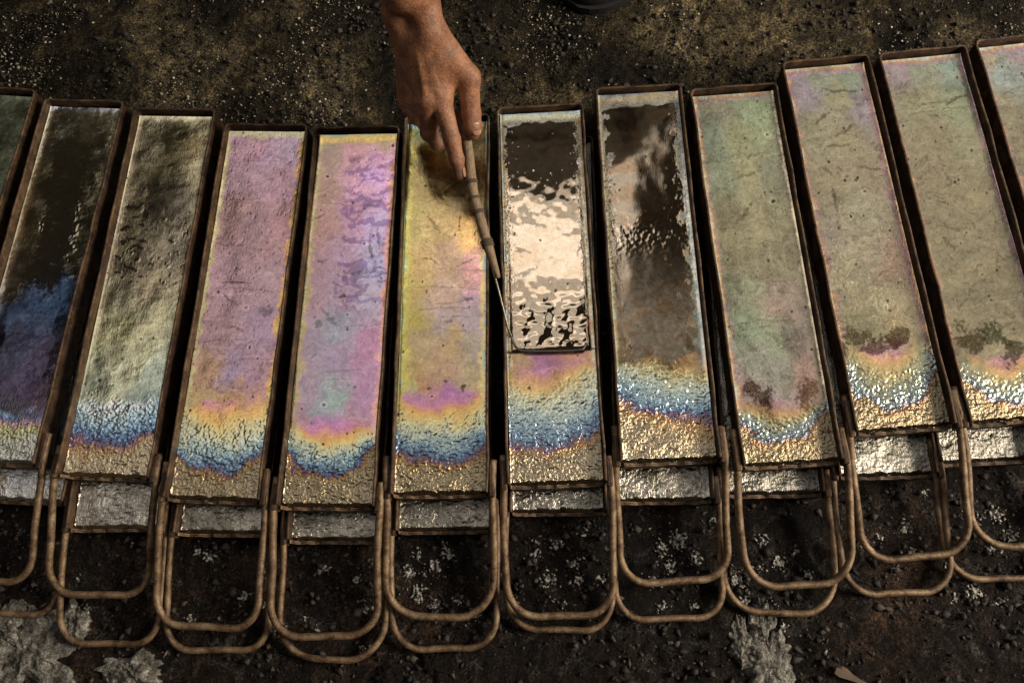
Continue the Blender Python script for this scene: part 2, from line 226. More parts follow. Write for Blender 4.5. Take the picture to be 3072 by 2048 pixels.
def make_tin():
    m = M('heat_tinted_tin'); v = m.coord('Object')
    tint = m.attr('tint'); ro = m.attr('rough', 'Fac'); bp = m.attr('grainy', 'Fac')
    f1 = m.noise(v, 900, 4, .6); f2 = m.noise(m.coord('Object', (700, 160, 300)), 1, 4, .6, .6); f3 = m.noise(v, 150, 5, .65, .8)
    c = m.mix(1., tint, m.ramp(f3, [(.3, (.80, .80, .80)), (.7, (1.12, 1.12, 1.12))]), 'MULTIPLY')
    c = m.mix(1., c, m.ramp(f1, [(.3, (.86, .86, .86)), (.7, (1.08, 1.08, 1.08))]), 'MULTIPLY')
    h = m.math('ADD', m.math('MULTIPLY', f1, .5), f2)
    st = m.n('ShaderNodeBump'); st.inputs['Distance'].default_value = .0011; m.l(h, st.inputs['Height']); m.l(bp, st.inputs['Strength'])
    return m.set(Base_Color=c, Metallic=1., Roughness=m.math('ADD', ro, m.math('MULTIPLY', m.math('SUBTRACT', f3, .5), m.math('MULTIPLY', ro, .5))), Normal=st.outputs['Normal'])
TIN = make_tin()

def make_ground():
    m = M('sooty_ground'); v = m.coord('Object')
    big = m.noise(v, 4.5, 6, .62, .6); med = m.noise(v, 38, 7, .7, .5); fine = m.noise(v, 330, 5, .7); sp = m.noise(v, 520, 4, .65)
    back = m.ramp(big, [(.38, (.006, .0048, .0034)), (.5, (.024, .019, .011)), (.62, (.12, .098, .058))])
    frnt = m.ramp(big, [(.34, (.004, .0028, .0026)), (.55, (.014, .0088, .0066)), (.70, (.036, .021, .014))])
    sx = m.n('ShaderNodeSeparateXYZ'); m.l(v, sx.inputs[0])
    y = m.math('ADD', m.math('ADD', sx.outputs['Y'], m.math('MULTIPLY', sx.outputs['X'], .2)), m.math('MULTIPLY', m.math('SUBTRACT', med, .5), .2))
    g = m.ramp(m.math('ADD', m.math('MULTIPLY', y, 2.5), -.4), [(.1, (0, 0, 0)), (.75, (1, 1, 1))])
    c = m.mix(g, frnt, back)
    c = m.mix(1., c, m.ramp(med, [(.34, (.12, .12, .12)), (.5, (.9, .9, .9)), (.66, (2.2, 2.1, 1.9))]), 'MULTIPLY')
    c = m.mix(1., c, m.ramp(fine, [(.36, (.08, .08, .08)), (.5, (.9, .9, .9)), (.64, (2.8, 2.6, 2.3))]), 'MULTIPLY')
    c = m.mix(m.ramp(sp, [(.62, (0, 0, 0)), (.70, (.75, .75, .75))]), c, m.mix(g, (.10, .085, .075), (.24, .20, .13)))
    pw = m.noise(v, 26, 9, .78, 1.2); pz = m.ramp(sx.outputs['Y'], [(.10, (1, 1, 1)), (.24, (0, 0, 0))])
    pm = m.mix(1., m.mix(1., m.ramp(pw, [(.53, (0, 0, 0)), (.66, (.75, .75, .75))]), m.ramp(fine, [(.42, (0, 0, 0)), (.6, (1, 1, 1))]), 'MULTIPLY'), pz, 'MULTIPLY')
    c = m.mix(pm, c, (.20, .185, .165))
    n = m.bump(fine, 1., .006, m.bump(med, .9, .016))
    return m.set(Base_Color=c, Roughness=.8, Normal=n, Specular_IOR_Level=.18)
GROUND = make_ground()
def make_crumb(name, a, b, metal=0., rough=.6):
    m = M(name); v = m.coord('Object'); at = m.attr('shade', 'Fac')
    c = m.mix(at, a, b); c = m.mix(1., c, m.ramp(m.noise(v, 600, 3), [(.3, (.5, .5, .5)), (.7, (1.25, 1.25, 1.25))]), 'MULTIPLY')
    return m.set(Base_Color=c, Metallic=metal, Roughness=rough, Normal=m.bump(m.noise(v, 900, 3), .6, .001))
FLECK = make_crumb('pale_fleck', (.05, .04, .025), (.72, .63, .46))
CRUMB = make_crumb('dark_crumb', (.005, .004, .004), (.075, .055, .042), 0, .8)
SPATM = make_crumb('tin_spatter', (.03, .028, .026), (.46, .43, .38), .35, .5)
def make_crust():
    m = M('dross_crust'); v = m.coord('Object'); a = m.noise(v, 90, 7, .7, .6); b = m.noise(v, 500, 5, .65)
    c = m.ramp(a, [(.34, (.025, .023, .018)), (.5, (.14, .13, .11)), (.66, (.42, .40, .35))])
    c = m.mix(1., c, m.ramp(b, [(.35, (.35, .34, .32)), (.62, (1.3, 1.3, 1.3))]), 'MULTIPLY')
    return m.set(Base_Color=c, Metallic=.35, Roughness=.5, Normal=m.bump(b, .8, .002, m.bump(a, .7, .004)))
CRUSTM = make_crust()
def make_skin():
    m = M('skin'); v = m.coord('Object'); d = m.attr('dirt', 'Fac')
    a = m.noise(v, 60, 5, .6, .3); b = m.noise(v, 420, 4, .6); vo = m.n('ShaderNodeTexVoronoi', feature='DISTANCE_TO_EDGE'); vo.inputs['Scale'].default_value = 700; m.l(v, vo.inputs['Vector'])
    c = m.ramp(a, [(.3, (.21, .088, .046)), (.5, (.33, .148, .078)), (.7, (.43, .205, .112))])
    c = m.mix(1., c, m.ramp(b, [(.35, (.72, .70, .68)), (.62, (1.1, 1.1, 1.1))]), 'MULTIPLY')
    gr = m.noise(v, 34, 7, .75, .8); c = m.mix(m.ramp(gr, [(.46, (0, 0, 0)), (.66, (.55, .55, .55))]), c, (.10, .05, .03))
    c = m.mix(d, c, (.035, .022, .016))
    n = m.bump(b, .5, .0011, m.bump(vo.outputs['Distance'], .5, .0009, m.bump(a, .5, .003)))
    return m.set(Base_Color=c, Roughness=.5, Normal=n, Subsurface_Weight=.12, Subsurface_Radius=(.006, .0025, .0012), Subsurface_Scale=1.)
SKIN = make_skin()
def simple(name, c, rough, metal=0., nscale=200, amt=.4, stretch=(1, 1, 1), bump=.4):
    m = M(name); v = m.coord('Object', stretch); a = m.noise(v, nscale, 5, .65, .3)
    cc = m.ramp(a, [(.3, tuple(x*(1-amt) for x in c)), (.7, tuple(min(1, x*(1+amt)) for x in c))])
    return m.set(Base_Color=cc, Roughness=rough, Metallic=metal, Normal=m.bump(a, bump, .001))
NAIL = simple('nail', (.33, .18, .115), .35, 0, 300, .15, bump=.1)
BAMBOO = simple('weathered_bamboo', (.22, .15, .085), .6, 0, 1, .7, (900, 60, 900), .7)
CORD = simple('cord', (.085, .06, .04), .85, 0, 1500, .6)
WIREM = simple('wire', (.22, .20, .17), .35, 1., 600, .3)
CLOTH = simple('dark_cloth', (.02, .018, .017), .9, 0, 300, .4)
SHOEM = simple('dark_shoe', (.012, .011, .012), .6, 0, 200, .4)
WOOD = simple('wood_chip', (.11, .075, .05), .8, 0, 1, .5, (60, 900, 900))

# ------------------------------------------------------------------ ground
def axis(lo, hi, a, b, step, coarse):
    return np.concatenate([np.arange(lo, a, coarse), np.arange(a, b, step), np.arange(b, hi+coarse, coarse)])
def ground_h(x, y):
    return .0045*fbm(x/.06, y/.06, 3, 4)+.0024*fbm(x/.012, y/.012, 4, 3)-.002
gx = axis(-3., 3., -.72, .80, .0032, .06); gy = axis(-1.5, 4., -.17, .98, .0032, .06)
GX, GY = np.meshgrid(gx, gy); GZ = ground_h(GX.ravel(), GY.ravel())
g = mesh_obj('ground', np.c_[GX.ravel(), GY.ravel(), GZ], grid_faces(len(gx), len(gy)), GROUND); tag(g, kind='structure')

ZB = {'u': .034, 'l': .004}     # base heights of the upper and the lower row of trays
HT = .030                       # tray height
TW, TL, TH = .100, .437, .0026   # outer width, length, sheet thickness
def in_tray(x, y, m=.004):
    hit = np.zeros(len(x), bool)
    for tab in (UPPER, LOWER):
        for (tx, ty, a) in tab.values():
            dx, dy = x-tx, y-ty; u = dx*math.cos(a)+dy*math.sin(a); v = -dx*math.sin(a)+dy*math.cos(a)
            hit |= (abs(u) < TW/2+m) & (v > -m) & (v < TL+m)
    return hit
OCT = np.array([(1, 0, 0), (-1, 0, 0), (0, 1, 0), (0, -1, 0), (0, 0, 1), (0, 0, -1)], float)
OCF = np.array([(0, 2, 4), (2, 1, 4), (1, 3, 4), (3, 0, 4), (2, 0, 5), (1, 2, 5), (3, 1, 5), (0, 3, 5)])
def shards(name, P, size, mat, seed, flat=.6):
    r = np.random.RandomState(seed); n = len(P)
    V = OCT[None]*(1+.55*(r.rand(n, 6, 1)-.5)*2*.8)+.35*(r.rand(n, 6, 3)-.5)
    V = V*np.stack([.6+.8*r.rand(n), .5+.6*r.rand(n), flat*(.4+.8*r.rand(n))], 1)[:, None, :]
    a = r.rand(n)*6.283; t = (r.rand(n)-.5)*1.2
    ca, sa, ct, st = np.cos(a), np.sin(a), np.cos(t), np.sin(t)
    x, y, z = V[..., 0], V[..., 1], V[..., 2]
    y, z = y*ct[:, None]-z*st[:, None], y*st[:, None]+z*ct[:, None]
    x, y = x*ca[:, None]-y*sa[:, None], x*sa[:, None]+y*ca[:, None]
    V = np.stack([x, y, z], 2)*size[:, None, None]+P[:, None, :]
    F = (OCF[None]+6*np.arange(n)[:, None, None]).reshape(-1, 3)
    sh = np.repeat(r.rand(n)**1.6, 6)
    return mesh_obj(name, V.reshape(-1, 3), F, mat, smooth=False, attrs={'shade': sh})
rs = np.random.RandomState(5)
def scatter(n, x0, x1, y0, y1, dens, seed):
    r = np.random.RandomState(seed); x = x0+(x1-x0)*r.rand(n); y = y0+(y1-y0)*r.rand(n)
    k = (r.rand(n) < dens(x, y)) & ~in_tray(x, y); return x[k], y[k]
# pale flecks on the ground behind the trays, dense against the back walls
x, y = scatter(95000, -.75, .85, .48, 1.0, lambda x, y: .03+.65*np.clip(fbm(x/.13, y/.13, 8, 4)*1.2+.18-1.4*(y-.64+.28*x), 0, 1)**1.5, 21)
sz = .0006+.0021*rs.rand(len(x))**4
tag(shards('gravel_flecks', np.c_[x, y, ground_h(x, y)+sz*.3], sz, FLECK, 1), 'tiny pale stone flecks scattered on the dark ground behind the trays', 'gravel', kind='stuff')
x, y = scatter(60000, -.75, .85, -.2, 1.0, lambda x, y: np.clip(fbm(x/.08, y/.08, 9, 3)+.5, .15, 1), 22)
sz = .0008+.0042*rs.rand(len(x))**4
tag(shards('soot_crumbs', np.c_[x, y, ground_h(x, y)+sz*.25], sz, CRUMB, 2, .8), 'black sooty crumbs covering the ground around the trays', 'crumbs', kind='stuff')

# ------------------------------------------------------------------ trays
def strip(profile_path, t, z0, z1):
    """upright bent sheet following a 2-D path; returns a closed solid"""
    P = [Vector((p[0], p[1], 0)) for p in profile_path]; V = []; F = []
    for i, p in enumerate(P):
        a = P[max(i-1, 0)]; b = P[min(i+1, len(P)-1)]; d = (b-a).normalized(); nrm = Vector((d.y, -d.x, 0))
        q = p+nrm*t
        V += [(p.x, p.y, z0), (q.x, q.y, z0), (q.x, q.y, z1), (p.x, p.y, z1)]
    n = len(P)
    for i in range(n-1):
        for k in range(4): F.append((i*4+k, i*4+(k+1) % 4, (i+1)*4+(k+1) % 4, (i+1)*4+k))
    F.append((3, 2, 1, 0)); F.append(tuple((n-1)*4+k for k in range(4)))
    return V, F
def rim_path(seed):
    r = random.Random(seed); h = TW/2; c = .0065; pts = []
    wob = [r.uniform(-.0009, .0009) for _ in range(30)]
    for i in range(13): pts.append((-h+wob[i], .0+(TL-c)*i/12))
    for k in range(1, 6): a = math.pi-math.pi/2*k/5; pts.append((-h+c+c*math.cos(a), TL-c+c*math.sin(a)))
    for i in range(1, 5): pts.append((-h+c+(TW-2*c)*i/5, TL+wob[13+i]))
    for k in range(0, 6): a = math.pi/2-math.pi/2*k/5; pts.append((h-c+c*math.cos(a), TL-c+c*math.sin(a)))
    for i in range(1, 13): pts.append((h+wob[17+i], (TL-c)*(1-i/12)))
    return pts
def handle_path(length, z_end, start, dx, seed):
    r = random.Random(seed); X = TW/2+.0042; R = .033+r.uniform(-.003, .004); y1 = -length; P = []
    zs = HT-.007
    def zz(y): return zs if y > .006 else zs+(z_end-zs)*min(1, (.006-y)/(length+.006))**1.0
    def sx(y): return dx*min(1, max(0, -y/length))
    for y in (start, start*.66, start*.33, .004, -.012, -.03, -.05, -.07): 
        if y > y1+R: P.append((-X+sx(y), y, zz(y)))
    for k in range(0, 10):
        a = math.pi+math.pi/2*k/9; y = y1+R+R*math.sin(a); P.append((-X+R+R*math.cos(a)+sx(y), y, zz(y)))
    for k in range(1, 7): P.append((-X+R+(2*X-2*R)*k/7+sx(y1), y1, zz(y1)))
    for k in range(0, 10):
        a = -math.pi/2+math.pi/2*k/9; y = y1+R+R*math.sin(a); P.append((X-R+R*math.cos(a)+sx(y), y, zz(y)))
    for y in (-.07, -.05, -.03, -.012, .004, start*.33, start*.66, start*.85):
        if y > y1+R: P.append((X+sx(y), y, zz(y)))
    return P
def make_tray(key, row, pos, hl, dx=0.):
    seed = key*7+(0 if row == 'u' else 100); r = random.Random(seed)
    t = empty('mould_tray', (pos[0], pos[1], ZB[row]), pos[2])
    bevel(mesh_obj('rim_wall', *strip(rim_path(seed), TH, 0, HT), RUST, t, smooth=False), .0009)
    bevel(mesh_obj('floor_plate', *box(-TW/2+TH+.0004, TW/2-TH-.0004, .0004, TL-TH-.001, .0004, .004), RUST, t, smooth=False), .0005, 1)
    # low, slightly wavy lip under the open front
    n = 24; V = []; F = []
    for i in range(n+1):
        u = -TW/2+.0035+(TW-.007)*i/n; top = .0135+.0012*math.sin(i*1.3+seed)+r.uniform(-.0006, .0006)+.010*math.exp(-min(i, n-i)/.8)
        V += [(u, -.0032, .0004), (u, -.0002, .0004), (u, -.0002, top), (u, -.0032+r.uniform(-.0004, .0004), top-.0004)]
    for i in range(n):
        for k in range(4): F.append((i*4+k, (i+1)*4+k, (i+1)*4+(k+1) % 4, i*4+(k+1) % 4))
    F += [(0, 1, 2, 3), tuple(n*4+k for k in (3, 2, 1, 0))]
    mesh_obj('front_lip', V, F, RUST, t, smooth=False)
    z_end = (-.013 if row == 'u' else .0035)
    st = r.uniform(.026, .040)
    path = handle_path(hl, z_end, st, dx, seed)
    ph = r.uniform(0, 9); path = smooth_path(path, 2)
    path = [p+Vector((.0009*math.sin(p.y*55+ph+p.x*20), .0010*math.sin(p.x*60+ph), .0008*math.sin(p.x*45+p.y*30+ph))) for p in path]
    V, F = tube(path, .0038 if row == 'u' else .0034, 14); h = mesh_obj('handle', V, F, ROD, t)
    h.data.polygons[-1].use_smooth = h.data.polygons[-2].use_smooth = False
    for s in (-1, 1):
        y1 = st-.004-r.uniform(0, .006)
        V, F = box(-.0022, .0040, -.005, y1, -.010, .0062)
        V = [(s*(TW/2+.0022+x), y, HT-.0090+z+r.uniform(-.0007, .0007)) for x, y, z in V]
        if s < 0: F = [f[::-1] for f in F]
        bevel(mesh_obj('weld_bracket', V, F, RUST, h, smooth=False), .0018, 2)
    return t

PAL = [(-.3, 'b9ab92'), (0, 'b3a283'), (.06, 'b09466'), (.12, 'a87e4e'), (.16, '7a5870'), (.19, '43507a'), (.225, '5d84a8'), (.28, '93b0ba'), (.35, 'b6c4b4'), (.45, 'cbbd82'), (.53, 'cda557'), (.61, 'c68f62'), (.68, 'b87a8c'), (.75, 'b074a4'), (.9, 'a486a0')]
PX = np.array([p for p, _ in PAL]); PC = np.array([srgb(c) for _, c in PAL])
def lut(xs, cs, v): return np.stack([np.interp(v, xs, cs[:, i]) for i in range(3)], -1)
IRI = [(0, 'b4c6cc'), (1.6, 'd2ac5c'), (4.2, 'ba7c52'), (6.8, 'aa80aa')]
EDGE = {1: dict(R=([(0, 'a8c0e0')], 1.6), B=([(0, 'a0a090')], 8)), 2: dict(R=([(0, 'd0d8d0'), (1.5, 'b0b090')], 3), B=([(0, 'a89a78')], 8)),
 3: dict(R=([(0, 'd8c070'), (3, 'c89858')], 7), L=([(0, 'a89a70')], 5), B=([(0, 'b0a888')], 9)),
 4: dict(R=([(0, 'd09050'), (3, 'd0a090'), (5, 'c890a0')], 8), L=([(0, 'a0946a'), (4, 'a89070')], 8), B=([(0, '8fa890'), (3, 'c8a860')], 13)),
 5: dict(L=([(0, 'a8b078'), (4, 'b8a850')], 10), R=([(0, '90a8a8'), (3, 'c8b070')], 8), B=([(0, '7aa0b0'), (4, 'a8b080')], 11)),
 6: dict(L=([(0, 'a8b0a8'), (4, 'c8a860')], 7), R=([(0, 'b0a890'), (3, 'a09060')], 6), B=([(0, 'a0b8c0'), (5, 'c8c090')], 12)),
 7: dict(L=([(0, 'b0a890'), (3, 'a09060')], 6), R=([(0, 'b8b0a0'), (5, '8a9a98'), (8, 'a89868')], 12), B=([(0, 'b8c0cc'), (4, 'c8b080')], 12)),
 8: dict(L=(IRI, 9), B=(IRI, 11), R=([(0, 'c8b890'), (3, '8a8070')], 7)), 9: dict(L=(IRI, 9), B=(IRI, 12), R=([(0, 'c89a60'), (3, 'a87890')], 8)),
 10: dict(L=(IRI, 7), B=(IRI, 11), R=([(0, 'a87898'), (4, 'a09080')], 8)), 11: dict(L=(IRI, 8), B=(IRI, 12))}
GAIN = {0: 5., 1: 4.5, 2: 2.6, 3: 1.58, 4: 1.40, 5: 1.34, 6: 1.7, 7: 1.7, 8: 1.9, 9: 1.7, 10: 1.65, 11: 1.85}
ARCH = {1: (.004, 0), 2: (.016, .008), 3: (.020, .004), 4: (.028, .004), 5: (.012, .002), 6: (.018, .006), 7: (.006, -.012), 8: (.026, .006), 9: (.040, .003), 10: (.036, -.010)}
PALE = {8: .7, 9: .85, 10: .85, 4: .3, 5: .5, 6: .45, 7: .35, 3: .45, 2: .1}
HW = .0468; IL = .4325
def make_ingot(key, row, pos):
    low = row == 'l'; sd = key*31+(500 if low else 0); rr = np.random.RandomState(sd)
    xs = np.linspace(-HW, HW, 84 if low else 136)
    if low: ys = np.concatenate([np.arange(0, .085, .0009), np.linspace(.085, IL, 30)])
    else: ys = np.concatenate([np.arange(0, .125, .00066), np.arange(.125, IL, .00128)])
    X, Y = [a.ravel() for a in np.meshgrid(xs, ys)]
    yf = .0016*fbm(X/.012, X*0+sd, sd, 4)-.0002; Yg = Y+np.clip(1-Y/.02, 0, 1)*yf
    dl, dr, db = X+HW, HW-X, IL-Y; de = np.minimum(dl, dr)
    # warped coordinates
    w1 = fbm(X/.022, Y/.022, sd+1, 4); w2 = fbm(X/.022+9, Y/.022+4, sd+2, 4); w3 = fbm(X/.004, Y/.004, sd+3, 4)
    wx, wy = X+.007*w1+.0016*w3, Y+.010*w2+.0018*w3
    tone = fbm(X/.05, Y/.03, sd+4, 5); fib = fbm(X/.0035+4*w1, Y/.016+2*w2, sd+5, 4); fine = fbm(X/.0022, Y/.0022, sd+6, 3)
    hor = fbm(X/.03+w1, Y/.0035+3*w2, sd+7, 4)
    # ---- film order s from the bare front edge
    if low or key not in FRONT or not FRONT[key]:
        s = np.where(Y > -1, -.2 if low else 1.2, 0)+0*Y; yend = -1
    else:
        fy = np.array([a for a, _ in FRONT[key]]); fs = np.array([b for _, b in FRONT[key]])
        ar, tl = ARCH.get(key, (.02, 0)); ws = fbm(X/.030, Y/.030, sd+50, 2); yy = Y+.0065*ws+.0016*w2-ar*(np.abs(X/HW)**2.3)*(1+.5*w1)-tl*X/HW+.0012*w3
        s = np.interp(yy, fy, fs); d0 = (fs[1]-fs[0])/(fy[1]-fy[0]); s = np.where(yy < fy[0], (yy-fy[0])*8, s)
        s = s+(.030*fine+.035*w3)*(1-sstep(.45, .7, s))*sstep(-.05, .1, s)
        yend = fy[-1]; s = np.where(yy > yend, fs[-1]+(yy-yend)*6, s)
    C = lut(PX, PC, s)
    pl = PALE.get(key, 0)*np.exp(-((s-.24)/.075)**2)*(.7+.5*w3).clip(0, 1); C = C*(1-pl[:, None])+srgb('93a8b4')*pl[:, None]
    # ---- body colours
    if key in BODY and not low:
        pts = np.array([(a, b) for a, b, _ in BODY[key]]); pc = np.array([srgb(c) for _, _, c in BODY[key]])
        d2 = ((wx[:, None]-pts[None, :, 0])**2+((wy[:, None]-pts[None, :, 1])*.75)**2); wgt = 1/(d2+.006**2)**2
        Bc = (wgt@pc)/wgt.sum(1)[:, None]
        if yend > 0: a = sstep(yend-.006, yend+.012, wy)[:, None]; C = C*(1-a)+Bc*a
        else: C = Bc
    if low:
        C = srgb('a8a39a')*.95*(.75+.5*sstep(-.4, .5, tone))[:, None]*np.array([1, .98, .93])
        gmask = sstep(.1, .5, fbm(X/.02, Y/.02, sd+9, 4))[:, None]; C = C*(1-.55*gmask)+srgb('5a5a40')*.55*gmask
    rough = np.full(len(X), {0: .3, 1: .17, 2: .17, 3: .21, 4: .19, 5: .20}.get(key, .27))+.07*tone+.05*w1; grainy = np.full(len(X), .075)
    if not low:
        for side, (lst, fade) in EDGE.get(key, {}).items():
            d = {'L': dl, 'R': dr, 'B': db}[side]*1000+1.8*w3+4.5*(w1-.1)*(1 if side != 'B' else .5)+1.0*fine
            ec = lut(np.array([q for q, _ in lst]+[99.]), np.array([srgb(c) for _, c in lst]+[srgb(lst[-1][1])]), d)
            a = (1-sstep(.55*fade, fade, d))
            if side != 'B' and yend > 0: a = a*sstep(yend-.03, yend+.02, Y)
            a = a*(.72 if key >= 8 else 1); C = C*(1-a[:, None])+ec*a[:, None]
    C = C*GAIN.get(key, 1.6); lum = C@np.array([.3, .55, .15]); ds = .36 if key >= 8 else .12 if key in (3, 4, 5) else .24; C = lum[:, None]*np.array([1.02, 1., .95])*ds+C*(1-ds); C = C*(np.array([1.0, .95, .86]) if key >= 8 and not low else 1.)
    # ---- value texture: fibres, folds, mottling
    bodym = sstep(.35, .7, s) if not low else 0*X
    barec = (1-sstep(.0, .14, s))[:, None]; C = C*(1-(.3 if low else 1)*barec*(np.array([.13, .16, .23]) if key < 6 else np.array([.30, .32, .36]))); fz = (1-sstep(.38, .62, s))[:, None]; C = C*(1-(.40 if key in (8, 9, 10, 11) else .12)*fz)
    C = C*(1+bodym*(.17*fib+.17*hor+.12*tone)+.05*fine)[:, None]
    clean = np.zeros(len(X))                                     # freshly skimmed or unskinned mirror areas
    by = BLADE_Y
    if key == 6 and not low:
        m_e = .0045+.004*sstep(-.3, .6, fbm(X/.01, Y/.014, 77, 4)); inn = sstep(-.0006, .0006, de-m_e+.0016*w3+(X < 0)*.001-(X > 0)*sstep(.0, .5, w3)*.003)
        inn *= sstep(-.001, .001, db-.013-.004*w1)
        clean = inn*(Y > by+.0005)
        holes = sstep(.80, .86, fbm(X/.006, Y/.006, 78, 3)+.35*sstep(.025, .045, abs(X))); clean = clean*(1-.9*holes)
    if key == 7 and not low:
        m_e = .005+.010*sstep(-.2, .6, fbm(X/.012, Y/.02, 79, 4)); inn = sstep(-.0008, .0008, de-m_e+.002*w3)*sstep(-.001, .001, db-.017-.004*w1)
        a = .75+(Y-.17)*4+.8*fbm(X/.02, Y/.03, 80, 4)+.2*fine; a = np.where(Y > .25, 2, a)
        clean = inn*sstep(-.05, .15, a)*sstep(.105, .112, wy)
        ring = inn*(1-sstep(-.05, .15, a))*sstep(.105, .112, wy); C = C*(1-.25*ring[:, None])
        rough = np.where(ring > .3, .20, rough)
    if key == 1:
        cx = -.002+.004*np.sin(Y*30)+.006*w1; hw = .021+.004*fbm(Y/.02, Y*0, 81, 3)+.002*w3
        clean = sstep(-.003, .003, hw-abs(X-cx)+.0025*fine+.003*w3)*sstep(.185, .215, wy+.010*w3)*(1-sstep(.382, .388, wy))
        isl = sstep(.35, .75, fbm(X/.014, Y/.006, 82, 4)); clean *= 1-.8*isl
        blue = sstep(.0, .003, .030-abs(X)+.005*w1)*(1-sstep(.175, .215, wy+.012*w3))*sstep(.05, .08, wy); rough = rough*(1-blue)+blue*(.36+.05*tone)
    if key == 2:
        n = fbm(X/.010, Y/.007, 83, 4); reg = sstep(.205, .22, wy)*(1-sstep(.31, .33, wy))
        clean = reg*np.maximum(sstep(.30, .36, n-.25*sstep(-.01, .01, X)), sstep(.42, .48, n)*1.)
        clean = np.maximum(clean, .55*sstep(-.001, .001, .024-abs(X-.004)+.004*w1)*sstep(.285, .29, wy)*(1-sstep(.345, .36, wy)))
    clean = clean*(1 if not low else 0)
    pt = sstep(-.1, .6, fbm(X/.018+w1, Y/.022, sd+40, 4))[:, None]; tin = (np.array([.60, .49, .36])*(1-.5*pt)+.5*pt*(np.array([.50, .36, .22]) if key == 6 else np.array([.55, .30, .13])) if key in (6, 7) else srgb('c8c0b4')+0*pt)  # brown and orange patches painted into the mirror ingots mimic varied reflections
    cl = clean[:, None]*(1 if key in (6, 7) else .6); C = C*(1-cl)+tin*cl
    rough = rough*(1-clean)+clean*(.035 if key == 6 else .06+.17*(1-sstep(.12, .27, Y)) if key == 7 else .08); grainy = grainy*(1-clean)+clean*.012
    # bare rough front
    bare = 1-sstep(.05, .5, s); rough = rough*(1-bare)+(.27 if key >= 8 else .20)*bare; grainy = grainy*(1-bare)+.62*bare
    if key == 9 and not low: grainy = grainy+.35*np.exp(-((Y-.17)/.08)**2)*bodym
        # ---- sharp patches of a second oxide skin
    if key == 4:
        p = fbm(X/.022+.7*w1, Y/.010+.7*w2, 91, 3, .55); reg = sstep(-.016, -.008, X+.004*w1)*sstep(.19, .23, Y)*(1-sstep(.395, .41, Y))
        q = (reg*sstep(.10, .118, p))[:, None]; C = C*(1-q*np.array([.36, .40, .25])); rough = rough+.04*q[:, 0]
        q2 = (reg*sstep(.3, .33, fbm(X/.012, Y/.012, 92, 3)))[:, None]; C = C*(1+.12*q2*np.array([.2, .4, 1]))
    if key in (8, 9, 10, 11, 3):
        p = fbm(X/.014+2*w1, Y/.009+2*w2, 93+key, 5); q = (sstep(.42, .50, p)*bodym*(.45+.55*sstep(-.1, .4, w3)))[:, None]; C = C*(1-.36*q)
        p = fbm(X/.020+2*w1, Y/.0035+4*w2, 193+key, 4); q = (sstep(.35, .6, p)*sstep(0, .4, w1)*bodym)[:, None]; C = C*(1-.28*q)
    if key == 5:
        p = fbm(X/.012+2*w1, Y/.012, 97, 5); reg = sstep(.018, .024, X+.004*w1)*sstep(.20, .22, Y)*(1-sstep(.31, .33, Y)); q = (reg*sstep(-.1, -.05, p))[:, None]
        C = C*(1+q*np.array([.25, .12, .15]))
    for (bx, byy, ra, rb, hx) in (BLOBS.get(key, []) if not low else []):
        d = np.sqrt(((X-bx)/ra)**2+((Y-byy)/rb)**2)+.45*w3+.75*w1+.4*w2; q = ((1-sstep(.55, 1.05, d))*(.75+.25*np.clip(fine, -1, 1)))[:, None]
        C = C*(1-q)+srgb(hx)*1.6*q; rough = rough-.1*q[:, 0]
    # ---- specks and hairlines
    if not low:
        for i in range(46):
            px, py, r0 = rr.uniform(-HW, HW), rr.uniform(.05, IL), .0005+.0010*rr.rand()**2.5
            if key == 6 and py > by and rr.rand() < .5: continue
            k = np.where((abs(X-px) < .006) & (abs(Y-py) < .006))[0]
            d = np.hypot(X[k]-px, (Y[k]-py)*.8)+.0007*w3[k]; q = 1-sstep(r0*.7, r0*1.2, d); C[k] *= (1-.8*q)[:, None]; grainy[k] += .3*q
        for i in range(7):
            y0, amp, x0, x1 = rr.uniform(.12, .40), rr.uniform(-.006, .006), rr.uniform(-HW, 0), rr.uniform(0, HW)
            d = abs(Y-(y0+amp*np.cos(X/.03)+.0015*w2+.0005*w3+rr.uniform(-.1, .1)*X)); q = (1-sstep(.0003, .0008, d))*(X > x0)*(X < x1)*(1-clean)
            C = C*(1+(rr.choice([-.45, .35]))*q*.8)[:, None]
    if not low and key in (3, 4, 5, 8, 9, 10, 11, 2):
        for i in range(9):                                      # feathered scrapes
            px, py, an, ln, wd = rr.uniform(-.036, .036), rr.uniform(.13, .40), rr.uniform(-.9, .9)+(1.57 if rr.rand() < .3 else 0), rr.uniform(.006, .022), rr.uniform(.0008, .0030)
            k = np.where((abs(X-px) < .026) & (abs(Y-py) < .026))[0]; dx, dy = X[k]-px, Y[k]-py
            a_, b_ = dx*math.cos(an)+dy*math.sin(an), -dx*math.sin(an)+dy*math.cos(an)+.003*w1[k]
            q = (1-sstep(.5, 1.05, np.sqrt((a_/ln)**2+(b_/wd)**2)+.5*w3[k]+.35*fib[k])); C[k] *= (1-rr.uniform(.2, .5)*q)[:, None]; rough[k] += .08*q
        for i in range(3):                                      # pores with a lifted pale edge
            px, py, r0 = rr.uniform(-.036, .036), rr.uniform(.10, .40), rr.uniform(.0012, .0024)
            k = np.where((abs(X-px) < .010) & (abs(Y-py) < .010))[0]; d = np.hypot(X[k]-px, Y[k]-py)+.0012*w3[k]
            q = 1-sstep(r0*.5, r0, d); ring = np.exp(-((d-r0*1.6)/(r0*.5))**2); C[k] *= (1-.85*q+.35*ring)[:, None]
